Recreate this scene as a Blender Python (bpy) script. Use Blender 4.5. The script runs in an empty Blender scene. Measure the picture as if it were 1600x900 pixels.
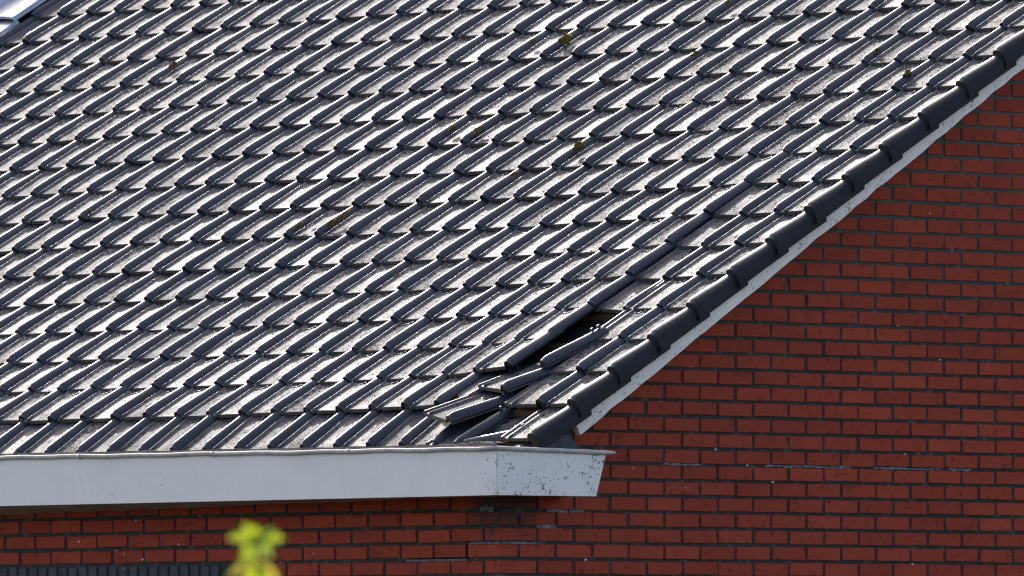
import bpy, math, random
import numpy as np
from mathutils import Matrix, Vector

random.seed(7)
rng = np.random.default_rng(7)
scene = bpy.context.scene
COL = scene.collection

# ------------------------------------------------------------------ camera
YAW, PIT, ROLL = 0.8303434, 0.0378704, -0.0017138
CAM = Vector((35.046477, -31.958962, -0.604388))
F = Vector((-math.sin(YAW) * math.cos(PIT), math.cos(YAW) * math.cos(PIT), math.sin(PIT)))
R0 = Vector((math.cos(YAW), math.sin(YAW), 0))
U0 = R0.cross(F)
RV = R0 * math.cos(ROLL) + U0 * math.sin(ROLL)
UV = U0 * math.cos(ROLL) - R0 * math.sin(ROLL)
cam_d = bpy.data.cameras.new('camera')
cam_d.sensor_width = 36.0
cam_d.lens = 36.0 * 16838.219 / 1600.0
cam_d.clip_start = 0.5
cam_d.clip_end = 5000
cam_d.dof.use_dof = True
cam_d.dof.focus_distance = 49.3
cam_d.dof.aperture_fstop = 9.0
cam = bpy.data.objects.new('camera', cam_d)
COL.objects.link(cam)
M = Matrix((RV, UV, -F)).transposed().to_4x4()
M.translation = CAM
cam.matrix_world = M
scene.camera = cam
scene.cycles.max_bounces = 6
scene.cycles.diffuse_bounces = 3
scene.cycles.glossy_bounces = 2
scene.cycles.use_light_tree = False
scene.cycles.filter_width = 1.2
FPX = 16838.219

def project(X):
    d = Vector(X) - CAM
    w = d.dot(F)
    return 800 + FPX * d.dot(RV) / w, 450 - FPX * d.dot(UV) / w

# ------------------------------------------------------------------ light
SUN = Vector((-0.735, 0.375, 0.565)).normalized()
elev = math.asin(SUN.z)
world = bpy.data.worlds.new('World')
scene.world = world
world.use_nodes = True
wn = world.node_tree.nodes
wl = world.node_tree.links
bg = wn['Background']
sky = wn.new('ShaderNodeTexSky')
sky.sky_type = 'NISHITA'
sky.sun_disc = False
sky.sun_elevation = elev
sky.sun_rotation = math.atan2(SUN.x, SUN.y)
sky.air_density = 0.7
sky.dust_density = 4.0
sky.ozone_density = 0.0
wl.new(sky.outputs[0], bg.inputs[0])
bg.inputs[1].default_value = 0.15
sun_d = bpy.data.lights.new('sun', 'SUN')
sun_d.energy = 2.0
sun_d.angle = math.radians(0.53)
sun_d.color = (1.0, 0.975, 0.945)
sun = bpy.data.objects.new('sun', sun_d)
COL.objects.link(sun)
sun.rotation_euler = SUN.to_track_quat('Z', 'Y').to_euler()
sun.location = (-20, 10, 20)
scene.view_settings.view_transform = 'Standard'
scene.view_settings.look = 'None'
scene.view_settings.gamma = 1.0
scene.view_settings.use_curve_mapping = False
scene.view_settings.exposure = 1.65

# ------------------------------------------------------------------ material helpers
class NT:
    def __init__(s, name):
        s.m = bpy.data.materials.new(name)
        s.m.use_nodes = True
        s.t = s.m.node_tree
        s.b = s.t.nodes['Principled BSDF']
        s.out = s.t.nodes['Material Output']
        s._pos = None
    def n(s, typ, **kw):
        nd = s.t.nodes.new(typ)
        for k, v in kw.items():
            setattr(nd, k, v)
        return nd
    def l(s, a, b):
        s.t.links.new(a, b)
    def val(s, sock, v):
        if hasattr(v, 'is_linked'):
            s.l(v, sock)
        else:
            sock.default_value = v
    def pos(s):
        if s._pos is None:
            s._pos = s.n('ShaderNodeNewGeometry').outputs['Position']
        return s._pos
    def scale(s, vec, sc):
        m = s.n('ShaderNodeVectorMath', operation='MULTIPLY')
        s.l(vec, m.inputs[0])
        m.inputs[1].default_value = sc
        return m.outputs[0]
    def add(s, vec, v):
        m = s.n('ShaderNodeVectorMath', operation='ADD')
        s.l(vec, m.inputs[0])
        s.val(m.inputs[1], v)
        return m.outputs[0]
    def noise(s, vec, scale, detail=3, rough=0.55, dist=0.0):
        nd = s.n('ShaderNodeTexNoise')
        s.l(vec, nd.inputs['Vector'])
        nd.inputs['Scale'].default_value = scale
        nd.inputs['Detail'].default_value = detail
        nd.inputs['Roughness'].default_value = rough
        nd.inputs['Distortion'].default_value = dist
        return nd.outputs['Fac']
    def ramp(s, fac, a, b, lo=0.0, hi=1.0):
        m = s.n('ShaderNodeMapRange', interpolation_type='SMOOTHSTEP')
        s.val(m.inputs[0], fac)
        s.val(m.inputs[1], a)
        s.val(m.inputs[2], b)
        s.val(m.inputs[3], lo)
        s.val(m.inputs[4], hi)
        return m.outputs[0]
    def math(s, op, a, b=0.0):
        m = s.n('ShaderNodeMath', operation=op)
        s.val(m.inputs[0], a)
        s.val(m.inputs[1], b)
        return m.outputs[0]
    def mix(s, fac, a, b):
        m = s.n('ShaderNodeMix', data_type='RGBA')
        s.val(m.inputs[0], fac)
        for i, c in ((6, a), (7, b)):
            if isinstance(c, tuple):
                m.inputs[i].default_value = (*c, 1)
            else:
                s.l(c, m.inputs[i])
        return m.outputs[2]
    def rnd(s):
        return s.n('ShaderNodeObjectInfo').outputs['Random']
    def set(s, name, v):
        if isinstance(v, tuple) and len(v) == 3:
            v = (*v, 1)
        s.val(s.b.inputs[name], v)
    def bump(s, h, strength, dist):
        b = s.n('ShaderNodeBump')
        b.inputs['Strength'].default_value = strength
        b.inputs['Distance'].default_value = dist
        s.l(h, b.inputs['Height'])
        s.l(b.outputs[0], s.b.inputs['Normal'])

def sepx(N, vec, axis):
    sx = N.n('ShaderNodeSeparateXYZ')
    N.l(vec, sx.inputs[0])
    return sx.outputs[axis]

# glazed dark roof tile with dirt specks and lichen
def make_tile_mat(name, pan):
    N = NT(name)
    P = N.pos()
    r = N.rnd()
    big = N.noise(P, 1.3, 2)
    mid = N.noise(P, 9.0, 3)
    blot = N.noise(P, 95, 1.5, 0.5, 0.2)
    fine = N.noise(N.add(P, (7.3, 1.1, 3.7)), 175, 1, 0.5, 0.2)
    dens = N.math('ADD', N.math('MULTIPLY', big, 0.10), N.math('MULTIPLY', mid, 0.16))
    dens = N.math('ADD', dens, N.math('MULTIPLY', r, 0.03))
    dens = N.math('ADD', dens, N.ramp(sepx(N, P, 'X'), -4.0, -0.5, -0.035, 0.012))
    th1 = N.math('SUBTRACT', 0.775 if pan else 0.86, dens)
    th1b = N.math('ADD', th1, 0.010)
    m1 = N.ramp(blot, th1, th1b)
    th2 = N.math('SUBTRACT', 0.775 if pan else 0.85, dens)
    th2b = N.math('ADD', th2, 0.012)
    m2 = N.ramp(fine, th2, th2b)
    speck = N.math('MAXIMUM', m1, m2)
    # lichen on some tiles
    lsel = N.ramp(N.math('ADD', N.noise(N.add(P, (5.0, 2.0, 9.0)), 0.9, 2), N.math('MULTIPLY', r, 0.25)), 0.63, 0.74)
    lich = N.math('MULTIPLY', N.ramp(N.noise(P, 48, 4, 0.7), 0.47, 0.6), lsel)
    lich = N.math('MULTIPLY', lich, 0.8 if pan else 0.0)
    base = N.mix(r, (0.014, 0.015, 0.023), (0.024, 0.025, 0.034))
    base = N.mix(N.ramp(mid, 0.45, 0.7, 0, 0.25), base, (0.045, 0.045, 0.05))
    base = N.mix(lich, base, (0.36, 0.30, 0.25))
    base = N.mix(speck, base, (0.022, 0.020, 0.018))
    N.set('Base Color', base)
    ro = N.math('ADD', N.ramp(mid, 0.3, 0.75, 0.56 if pan else 0.34, 0.61 if pan else 0.40), N.math('MULTIPLY', r, 0.05))
    ro = N.math('MAXIMUM', ro, N.math('MULTIPLY', speck, 0.95))
    ro = N.math('MAXIMUM', ro, N.math('MULTIPLY', lich, 0.8))
    N.set('Roughness', ro)
    sp = N.math('SUBTRACT', 0.5, N.math('MULTIPLY', speck, 0.46))
    sp = N.math('SUBTRACT', sp, N.math('MULTIPLY', lich, 0.35))
    N.set('Specular IOR Level', sp)
    h = N.math('ADD', N.math('MULTIPLY', N.noise(P, 260, 2), 0.25), N.math('MULTIPLY', N.noise(P, 25, 2), 0.5))
    N.bump(h, 0.10, 0.0012)
    # matte weathered film over the glaze
    df = N.n('ShaderNodeBsdfDiffuse')
    N.l(N.mix(speck, N.mix(lich, (0.050, 0.052, 0.062) if pan else (0.022, 0.023, 0.032), (0.34, 0.28, 0.235)), (0.018, 0.017, 0.015)), df.inputs[0])
    mx = N.n('ShaderNodeMixShader')
    film = N.ramp(N.math('ADD', N.math('MULTIPLY', mid, 0.6), N.math('MULTIPLY', N.noise(P, 40, 3), 0.4)), 0.36, 0.62, 0.65 if pan else 0.10, 0.74 if pan else 0.25)
    film = N.math('ADD', film, N.math('MULTIPLY', N.math('SUBTRACT', r, 0.5), 0.24 if pan else 0.0))
    film = N.math('MAXIMUM', film, N.math('MULTIPLY', speck, 0.97))
    N.l(film, mx.inputs[0])
    N.l(N.b.outputs[0], mx.inputs[1])
    N.l(df.outputs[0], mx.inputs[2])
    N.l(mx.outputs[0], N.out.inputs[0])
    return N.m

def make_plain(name, c1, c2, rough=0.8, scale=30, spec=0.3, bump=0.3, bdist=0.002, stretch=(1, 1, 1), metallic=0):
    N = NT(name)
    P = N.scale(N.pos(), stretch)
    n1 = N.noise(P, scale, 5, 0.6)
    n2 = N.noise(P, scale * 0.2, 3, 0.6)
    f = N.ramp(N.math('ADD', N.math('MULTIPLY', n1, 0.6), N.math('MULTIPLY', n2, 0.4)), 0.35, 0.65)
    N.set('Base Color', N.mix(f, c1, c2))
    N.set('Roughness', rough)
    N.set('Metallic', metallic)
    N.set('Specular IOR Level', spec)
    N.bump(n1, bump, bdist)
    return N.m

def make_brick_mat(name, ca, cb, dark):
    N = NT(name)
    P = N.pos()
    r = N.rnd()
    off = N.n('ShaderNodeCombineXYZ')
    N.l(N.math('MULTIPLY', r, 37.0), off.inputs[0])
    N.l(N.math('MULTIPLY', r, 91.0), off.inputs[1])
    N.l(N.math('MULTIPLY', r, 53.0), off.inputs[2])
    PP = N.add(P, off.outputs[0])
    st = N.noise(N.scale(PP, (1, 1, 5.5)), 9, 2, 0.5, 0.5)
    line = N.ramp(N.math('ABSOLUTE', N.math('SUBTRACT', st, 0.5)), 0.008, 0.028, 1.0, 0.0)
    st2 = N.noise(N.add(N.scale(PP, (1, 1, 6.5)), (3.1, 8.2, 1.7)), 19, 2, 0.5, 0.3)
    line2 = N.ramp(N.math('ABSOLUTE', N.math('SUBTRACT', st2, 0.52)), 0.006, 0.024, 0.8, 0.0)
    sk = N.math('MULTIPLY', N.math('MAXIMUM', line, line2), N.ramp(N.noise(PP, 26, 3, 0.6), 0.50, 0.62))
    c = N.mix(r, ca, cb)
    c = N.mix(N.ramp(N.noise(P, 1.1, 3), 0.35, 0.65, 0, 0.30), c, dark)
    c = N.mix(N.ramp(N.noise(P, 22, 4), 0.4, 0.7, 0, 0.20), c, dark)
    c = N.mix(N.math('MULTIPLY', sk, 0.7), c, (dark[0] * 0.35, dark[1] * 0.45, dark[2] * 0.5))
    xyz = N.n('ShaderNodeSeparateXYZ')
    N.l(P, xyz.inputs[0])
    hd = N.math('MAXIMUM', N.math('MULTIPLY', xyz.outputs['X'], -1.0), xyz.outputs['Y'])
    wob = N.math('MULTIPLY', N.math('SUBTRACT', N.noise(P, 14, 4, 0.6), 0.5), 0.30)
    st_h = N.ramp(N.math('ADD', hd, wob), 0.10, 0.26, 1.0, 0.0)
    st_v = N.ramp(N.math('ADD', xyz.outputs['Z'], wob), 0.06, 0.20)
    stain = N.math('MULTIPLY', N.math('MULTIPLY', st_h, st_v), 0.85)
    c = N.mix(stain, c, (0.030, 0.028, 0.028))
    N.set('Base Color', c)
    N.set('Roughness', 0.8)
    N.set('Specular IOR Level', 0.12)
    h = N.math('SUBTRACT', N.math('MULTIPLY', N.noise(P, 120, 3), 0.5), sk)
    N.bump(h, 0.5, 0.002)
    return N.m

def make_mortar():
    N = NT('dark_mortar')
    P = N.pos()
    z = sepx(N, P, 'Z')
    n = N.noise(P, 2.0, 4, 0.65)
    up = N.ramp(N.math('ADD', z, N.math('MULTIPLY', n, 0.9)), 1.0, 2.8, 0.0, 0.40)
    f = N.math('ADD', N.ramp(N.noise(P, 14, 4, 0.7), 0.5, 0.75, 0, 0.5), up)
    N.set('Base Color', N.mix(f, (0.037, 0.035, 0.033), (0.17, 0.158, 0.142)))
    N.set('Roughness', 0.95)
    N.set('Specular IOR Level', 0.15)
    N.bump(N.noise(P, 220, 3), 0.6, 0.002)
    return N.m

def make_paint(name, peel_lo, peel_hi, axis, a, b, dirt=0.25, paint=(0.90, 0.81, 0.745), grime=(0.72, 0.64, 0.585)):
    N = NT(name)
    P = N.pos()
    x = sepx(N, P, axis)
    k = N.ramp(x, a, b, peel_lo, peel_hi)
    n = N.noise(N.scale(P, (1, 1, 1.15)), 62, 5, 0.62, 0.5)
    n2 = N.noise(P, 7.5, 3, 0.5)
    v = N.math('ADD', N.math('MULTIPLY', n, 0.72), N.math('MULTIPLY', n2, 0.28))
    th = N.math('SUBTRACT', 0.74, k)
    th2 = N.math('ADD', th, 0.024)
    peel = N.ramp(v, th, th2)
    th3 = N.math('SUBTRACT', th, 0.035)
    lift = N.ramp(v, th3, th)
    c = N.mix(N.ramp(N.noise(P, 3, 4, 0.6), 0.4, 0.7, 0, dirt), paint, grime)
    drip = N.noise(N.scale(P, (9, 9, 0.6)), 3, 3, 0.6)
    c = N.mix(N.ramp(drip, 0.55, 0.75, 0, 0.16), c, (0.5, 0.48, 0.44))
    c = N.mix(N.math('MULTIPLY', lift, 0.15), c, (0.5, 0.5, 0.5))
    c = N.mix(peel, c, N.mix(n2, (0.14, 0.135, 0.13), (0.34, 0.32, 0.30)))
    N.set('Base Color', c)
    N.set('Roughness', 0.6)
    N.set('Specular IOR Level', 0.35)
    h = N.math('SUBTRACT', N.math('MULTIPLY', lift, 0.6), peel)
    N.bump(N.math('ADD', h, N.math('MULTIPLY', N.noise(P, 12, 3), 0.4)), 0.6, 0.003)
    return N.m

M_TILE = make_tile_mat('glazed_black_roll', False)
M_PAN = make_tile_mat('speckled_black_pan', True)
M_EDGE = make_plain('weathered_tile_edge', (0.060, 0.050, 0.043), (0.15, 0.122, 0.10), 0.85, 90, 0.2)
M_VERGE = make_plain('dark_verge_face', (0.007, 0.008, 0.010), (0.012, 0.013, 0.016), 0.6, 40, 0.22, 0.25, 0.001)
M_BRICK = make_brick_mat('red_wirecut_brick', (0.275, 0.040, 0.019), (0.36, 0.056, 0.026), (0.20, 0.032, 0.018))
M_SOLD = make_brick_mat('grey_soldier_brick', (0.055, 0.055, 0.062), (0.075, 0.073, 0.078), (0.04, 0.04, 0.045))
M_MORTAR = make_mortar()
M_REPAIR = make_plain('pale_repair_mortar', (0.06, 0.06, 0.066), (0.19, 0.19, 0.20), 0.95, 60, 0.15, 0.6)
M_CRACK = make_plain('crack_shadow', (0.006, 0.006, 0.006), (0.015, 0.013, 0.012), 1.0, 60, 0.0)
M_PAINT = make_paint('peeling_white_paint', 0.082, 0.158, 'X', 0.05, 0.25)
M_RIM = make_plain('grimy_white_rim', (0.46, 0.43, 0.39), (0.30, 0.27, 0.24), 0.75, 22, 0.4, 0.4, 0.003)
M_BOARD = make_paint('flaking_verge_board_paint', 0.145, 0.145, 'X', -1, 1, 0.5, (0.78, 0.67, 0.575), (0.56, 0.48, 0.41))
M_SOFFIT = make_plain('shaded_soffit_paint', (0.20, 0.16, 0.14), (0.34, 0.30, 0.27), 0.9, 18, 0.2)  # white soffit paint with its shade mixed into a brown base colour
M_DECK = make_plain('dark_roof_underlay', (0.03, 0.026, 0.026), (0.06, 0.05, 0.05), 0.95, 20, 0.1)
M_WOOD = make_plain('brown_batten_wood', (0.09, 0.05, 0.032), (0.16, 0.09, 0.055), 0.85, 14, 0.2, 0.4, 0.002, (0.15, 1, 1))
M_CLAY = make_plain('broken_red_clay', (0.30, 0.10, 0.05), (0.46, 0.17, 0.09), 0.9, 120, 0.2)
M_CLAYD = make_plain('dirty_red_clay', (0.06, 0.025, 0.02), (0.16, 0.06, 0.045), 0.9, 90, 0.2)
M_LEAD = make_plain('pale_lead_sheet', (0.34, 0.35, 0.37), (0.46, 0.47, 0.48), 0.5, 12, 0.5, 0.3, 0.004, (1, 1, 1), 0.6)
M_DARKLEAD = make_plain('dark_lead_sheet', (0.025, 0.027, 0.034), (0.05, 0.052, 0.06), 0.6, 20, 0.4)
M_COPING = make_plain('gritty_pink_coping', (0.10, 0.08, 0.07), (0.52, 0.43, 0.38), 0.7, 40, 0.4, 0.6, 0.004)
M_ZINC = make_plain('dull_zinc', (0.10, 0.075, 0.06), (0.20, 0.16, 0.135), 0.85, 20, 0.3)
M_GROUND = make_plain('grass_and_paving_ground', (0.030, 0.036, 0.018), (0.060, 0.058, 0.050), 0.95, 0.6, 0.1)
M_SPECK = make_plain('white_specks', (0.7, 0.7, 0.68), (0.8, 0.8, 0.78), 0.8, 30, 0.2)

def make_moss(name, c1, c2):
    N = NT(name)
    P = N.pos()
    n = N.noise(P, 140, 4, 0.7)
    N.set('Base Color', N.mix(N.ramp(n, 0.4, 0.62), c1, c2))
    N.set('Roughness', 1.0)
    N.set('Specular IOR Level', 0.05)
    N.bump(n, 1.0, 0.006)
    return N.m
M_MOSS = make_moss('olive_moss', (0.045, 0.034, 0.010), (0.20, 0.135, 0.03))
M_MOSSB = make_moss('brown_dry_moss', (0.07, 0.036, 0.014), (0.28, 0.14, 0.045))
M_DEBRIS = make_plain('gutter_debris', (0.05, 0.04, 0.025), (0.30, 0.26, 0.19), 1.0, 160, 0.1, 1.0, 0.006)

# ------------------------------------------------------------------ object helpers
def mesh_obj(name, verts, faces, mat, parent=None, smooth=False, mat_idx=None):
    me = bpy.data.meshes.new(name)
    me.from_pydata([tuple(v) for v in verts], [], faces)
    mats = mat if isinstance(mat, (list, tuple)) else [mat]
    for m in mats:
        me.materials.append(m)
    if mat_idx is not None:
        me.polygons.foreach_set('material_index', mat_idx)
    if smooth:
        me.polygons.foreach_set('use_smooth', [True] * len(me.polygons))
    me.update()
    return link(name, me, parent)

def link(name, data, parent=None, mw=None):
    o = bpy.data.objects.new(name, data)
    COL.objects.link(o)
    if parent is not None:
        o.parent = parent
    if mw is not None:
        o.matrix_world = mw
    return o

def tag(o, label=None, cat=None, group=None, kind=None):
    for k, v in (('label', label), ('category', cat), ('group', group), ('kind', kind)):
        if v:
            o[k] = v
    return o

class MB:
    def __init__(s):
        s.v = []
        s.f = []
    def box(s, a, b):
        i = len(s.v)
        (x0, y0, z0), (x1, y1, z1) = a, b
        s.v += [(x0, y0, z0), (x1, y0, z0), (x1, y1, z0), (x0, y1, z0), (x0, y0, z1), (x1, y0, z1), (x1, y1, z1), (x0, y1, z1)]
        s.f += [(i, i + 3, i + 2, i + 1), (i + 4, i + 5, i + 6, i + 7), (i, i + 1, i + 5, i + 4), (i + 1, i + 2, i + 6, i + 5), (i + 2, i + 3, i + 7, i + 6), (i + 3, i, i + 4, i + 7)]
    def sweep(s, ring, path, closed_ring=True, caps=True):
        """ring: list of offsets fn(i)->list of points for path index i"""
        base = len(s.v)
        n = None
        for i in range(len(path)):
            pts = ring(path[i], i)
            n = len(pts)
            s.v += [tuple(p) for p in pts]
        for i in range(len(path) - 1):
            for j in range(n if closed_ring else n - 1):
                a = base + i * n + j
                b = base + i * n + (j + 1) % n
                s.f.append((a, b, b + n, a + n))
        if caps and closed_ring:
            s.f.append(tuple(base + j for j in reversed(range(n))))
            s.f.append(tuple(base + (len(path) - 1) * n + j for j in range(n)))

# ------------------------------------------------------------------ house root and roof frame
house = link('brick_house', None)
tag(house, 'red brick house corner with dark glazed tile roof and white gutter', 'house')

PITCH = 0.5559424
TW, TG = 0.2238412, 0.2838006
RO = Vector((-3.3837794, 0.2493908, 0.6888332))
SL = Vector((0, math.cos(PITCH), math.sin(PITCH)))
NN = Vector((0, -math.sin(PITCH), math.cos(PITCH)))
EX = Vector((1, 0, 0))
def roofpt(k, r, h=0.0):
    return RO + EX * (k * TW) + SL * ((r - 1) * TG) + NN * h
def roofm(x, s, h):
    """roof frame point from metres: x world, s along slope from row 1, h above lattice plane"""
    return Vector((x, RO.y, RO.z)) + SL * s + NN * h
POLY_U = [0.95017, -0.398578, -0.427324, 0.0545156, 0.118279, 0.0145147, -0.00305655, -0.0045456, -0.00445453, 0.0014479]
POLY_V = [-4.942318, 0.1822923, 2.812059, 0.0068063, 0.0276366, -0.4102606, -0.0038139, -0.0001636, -0.00026364, 0.01725071]
def poly(c, k, r):
    k = min(max(k, -12), 11)
    r = min(max(r, 1), 12.5)
    t = [1, k, r, k * k, k * r, r * r, k ** 3, k * k * r, k * r * r, r ** 3]
    return sum(a * b for a, b in zip(c, t))

TILT = 0.0185 / TG
def tile_matrix(k, r, dx=0.0, ds=0.0, dh=0.0, yaw=0.0, pit=0.0, rol=0.0):
    """tile local frame: x along eave, y up slope, z out of the roof"""
    p = roofpt(k, r) + EX * dx + SL * ds + NN * dh
    rot = Matrix((EX, SL, NN)).transposed()
    loc = Matrix.Rotation(yaw, 3, 'Z') @ Matrix.Rotation(-TILT + pit, 3, 'X') @ Matrix.Rotation(rol, 3, 'Y')
    m = (rot @ loc).to_4x4()
    m.translation = p
    return m

# ------------------------------------------------------------------ tile meshes
def sstep(a, b, x):
    t = min(max((x - a) / (b - a), 0), 1)
    return t * t * (3 - 2 * t)
PANZ = -0.014
TH = 0.0145
LEFT = [(-0.214, 0.002), (-0.208, 0.009), (-0.202, 0.009), (-0.197, 0.001), (-0.176, 0.001), (-0.1635, 0.002), (-0.1590, 0.0100), (-0.1562, 0.0106), (-0.1530, 0.0058)]
PAN = [-0.1505, -0.145, -0.137, -0.128, -0.115, -0.095, -0.07, -0.045, -0.025, -0.0125]
ROLLP = [(-0.0095, 0.003), (-0.0078, 0.0130), (-0.0045, 0.0228), (0.000, 0.0290), (0.006, 0.0314), (0.0125, 0.0298), (0.021, 0.0246), (0.030, 0.0172), (0.038, 0.0092), (0.043, 0.001)]
VERGEP = [(-0.008, 0.003), (-0.0055, 0.012), (-0.0015, 0.0215), (0.004, 0.028), (0.010, 0.0305), (0.022, 0.0285), (0.036, 0.0225), (0.050, 0.0130), (0.062, 0.001), (0.068, -0.014), (0.070, -0.026), (0.070, -0.057)]
YS = [0.0, 0.0025, 0.006, 0.011, 0.018, 0.026, 0.036, 0.05, 0.08, 0.14, 0.20, 0.262, 0.275, 0.29, 0.36]

def tile_mesh(name, verge=False, xmin=None, bottom=False, y0=0.0, seed=0, jag=0.0, shift=0.0, edge_mat=None):
    rr = random.Random(seed)
    prof = [(x + shift, z, 0) for x, z in LEFT] + [(x + shift * (1 - (x + 0.152) / 0.138), 0.0, 1) for x in PAN] + [(x, z, 2) for x, z in (VERGEP if verge else ROLLP)]
    if xmin is not None:
        prof = [q for q in prof if q[0] > xmin]
    ys = [y for y in YS if y > y0 + 0.004] if y0 > 0 else YS[1:]
    ys = [y0] + ys
    nx, ny = len(prof), len(ys)
    xl = -0.154 + shift
    v = []
    jagv = [rr.uniform(-jag, jag) for _ in prof]
    if jag:
        jagv = [jagv[i] * 0.5 + jag * 1.5 * math.sin(i * 0.9 + seed) for i in range(nx)]
    for j, y in enumerate(ys):
        for i, (x, z, kind) in enumerate(prof):
            zz = z
            yy = y + (jagv[i] * max(0, 1 - (y - y0) / 0.06) if jag else 0)
            if kind == 2:
                f = (0.74 + 0.26 * sstep(0.0, 0.034, yy)) * (1 if verge else 1 - 0.17 * sstep(0.06, 0.30, yy))
                zz = z * f if z > 0 else z
            elif kind == 1:
                R = 0.040
                dl, dn = x - xl, yy * 1.6 + 0.004
                d = R - math.hypot(R - dl, R - dn) if (dl < R and dn < R) else min(dl, dn)
                zz = 0.0060 * (1 - sstep(0.0, 0.024, d)) * (0.12 + 0.88 * sstep(0, 0.05, yy))
            if y0 == 0 and j == 0 and not (verge and i > nx - 3):
                zz -= 0.0025
            xx = x
            if verge and kind == 2:
                tp = sstep(0.03, 0.30, yy)
                xx = x - 0.009 * tp * max(0, x / 0.07)
                if zz < 0:
                    yy += 0.45 * zz
                zz = zz * (1 - 0.36 * tp) if zz > 0 else zz
            v.append((xx, yy, PANZ + zz))
    f = []
    mi = []
    for j in range(ny - 1):
        for i in range(nx - 1):
            a = j * nx + i
            f.append((a, a + 1, a + nx + 1, a + nx))
            mi.append(2 if (verge and i >= nx - 6) else (3 if prof[i][2] == 1 and prof[i + 1][2] == 1 else 0))
    ntop = len(f)
    # thickness skirts (own vertices, hard edges)
    def skirt(idx, m, th=TH, nose=False):
        b = len(v)
        for q in idx:
            v.append(v[q])
        for q in idx:
            x, y, z = v[q]
            v.append((x, y + (0.0015 if m == 1 else 0), z - (th * 1.4 if nose and x > -0.008 and not verge else th)))
        n = len(idx)
        for t in range(n - 1):
            f.append((b + t, b + n + t, b + n + t + 1, b + t + 1))
            mi.append(2 if (m == 1 and nose and prof[t][2] == 2) else m)  # roll noses coloured dark for the shade in the hollow below them
    em = 1
    skirt([i for i in range(nx)], em, TH if edge_mat is None else 0.019, edge_mat is None)
    skirt([j * nx + nx - 1 for j in range(ny)], 2 if verge else 0, 0.002 if verge else 0.009)
    skirt([j * nx for j in reversed(range(ny))], 1)
    if edge_mat is None:
        r0 = min(i for i in range(nx) if prof[i][2] == 2)
        b = len(v)
        if verge:
            ring = [v[i] for i in range(r0, nx)] + [(0.058, -0.026, v[nx - 1][2]), (0.0, 0.002, PANZ - 0.012)]
        else:
            ring = [(v[i][0], v[i][1] + 0.004, v[i][2] - 0.002) for i in range(r0, nx)]
        v += ring
        f.append(tuple(b + q for q in reversed(range(len(ring)))))
        mi.append(2)
    if bottom:
        b = len(v)
        for q in range(nx * ny):
            x, y, z = v[q]
            v.append((x, y, z - TH))
        for j in range(ny - 1):
            for i in range(nx - 1):
                a = b + j * nx + i
                f.append((a, a + nx, a + nx + 1, a + 1))
                mi.append(1)
        skirt([(ny - 1) * nx + i for i in reversed(range(nx))], 1)
    # crescent rib and lug at the head of the pan
    full = xmin is None
    n = 9
    b = len(v)
    cx, cy, rx, ry = -0.120 + shift * 0.6, 0.283, 0.036, 0.030
    for t in range(n):
        a = math.pi * (1.0 + t / (n - 1))
        for rad, h in ((1.0, -0.001), (0.95, 0.003), (0.88, 0.003), (0.83, -0.001)):
            v.append((cx + rx * rad * math.cos(a), cy + ry * rad * math.sin(a), PANZ + h))
    for t in range(n - 1 if full else 0):
        for q in range(3):
            a = b + t * 4 + q
            f.append((a, a + 4, a + 5, a + 1))
            mi.append(0)
    b = len(v)
    lx, ly = -0.078 + shift * 0.4, 0.262
    for z in (-0.002, 0.006):
        for x, y in ((0, 0), (0.010, 0), (0.010, 0.03), (0, 0.03)):
            v.append((lx + x, ly + y, PANZ + z))
    for q in ((4, 5, 6, 7), (0, 1, 5, 4), (1, 2, 6, 5), (2, 3, 7, 6), (3, 0, 4, 7)) if full else ():
        f.append(tuple(b + t for t in q))
        mi.append(0)
    if bottom:  # knob at the head of the roll, exposed on slipped tiles
        for kx, ky, s_ in ((0.012, 0.335, 0.007), (0.010, 0.300, 0.006)):
            b = len(v)
            for z in (0.028, 0.043):
                for x, y in ((-s_, -s_), (s_, -s_), (s_, s_), (-s_, s_)):
                    v.append((kx + x * (1.3 if z < 0.03 else 0.8), ky + y, PANZ + z))
            for q in ((4, 5, 6, 7), (0, 1, 5, 4), (1, 2, 6, 5), (2, 3, 7, 6), (3, 0, 4, 7)):
                f.append(tuple(b + t for t in q))
                mi.append(0)
    me = bpy.data.meshes.new(name)
    me.from_pydata(v, [], f)
    for m in (M_TILE, edge_mat or M_EDGE, M_VERGE, M_PAN):
        me.materials.append(m)
    me.polygons.foreach_set('material_index', mi)
    me.polygons.foreach_set('use_smooth', [k < ntop or True for k in range(len(f))])
    me.update()
    # hard edges at skirts come from their own vertices; small boxes flat
    return me

ME_TILE = tile_mesh('roof_tile')
ME_LOOSE = tile_mesh('slipped_roof_tile', bottom=True)
ME_BROKEN = tile_mesh('broken_roof_tile', bottom=True, y0=0.06, jag=0.012, seed=3, edge_mat=M_CLAY)
ME_SHARD = tile_mesh('tile_shard', bottom=True, xmin=-0.05, seed=5)
ME_FALLEN = tile_mesh('fallen_tile', bottom=True, edge_mat=M_CLAYD)
VK = 15.87
ME_VERGE = tile_mesh('verge_tile', verge=True, bottom=False, shift=(16 - VK) * TW)

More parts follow.
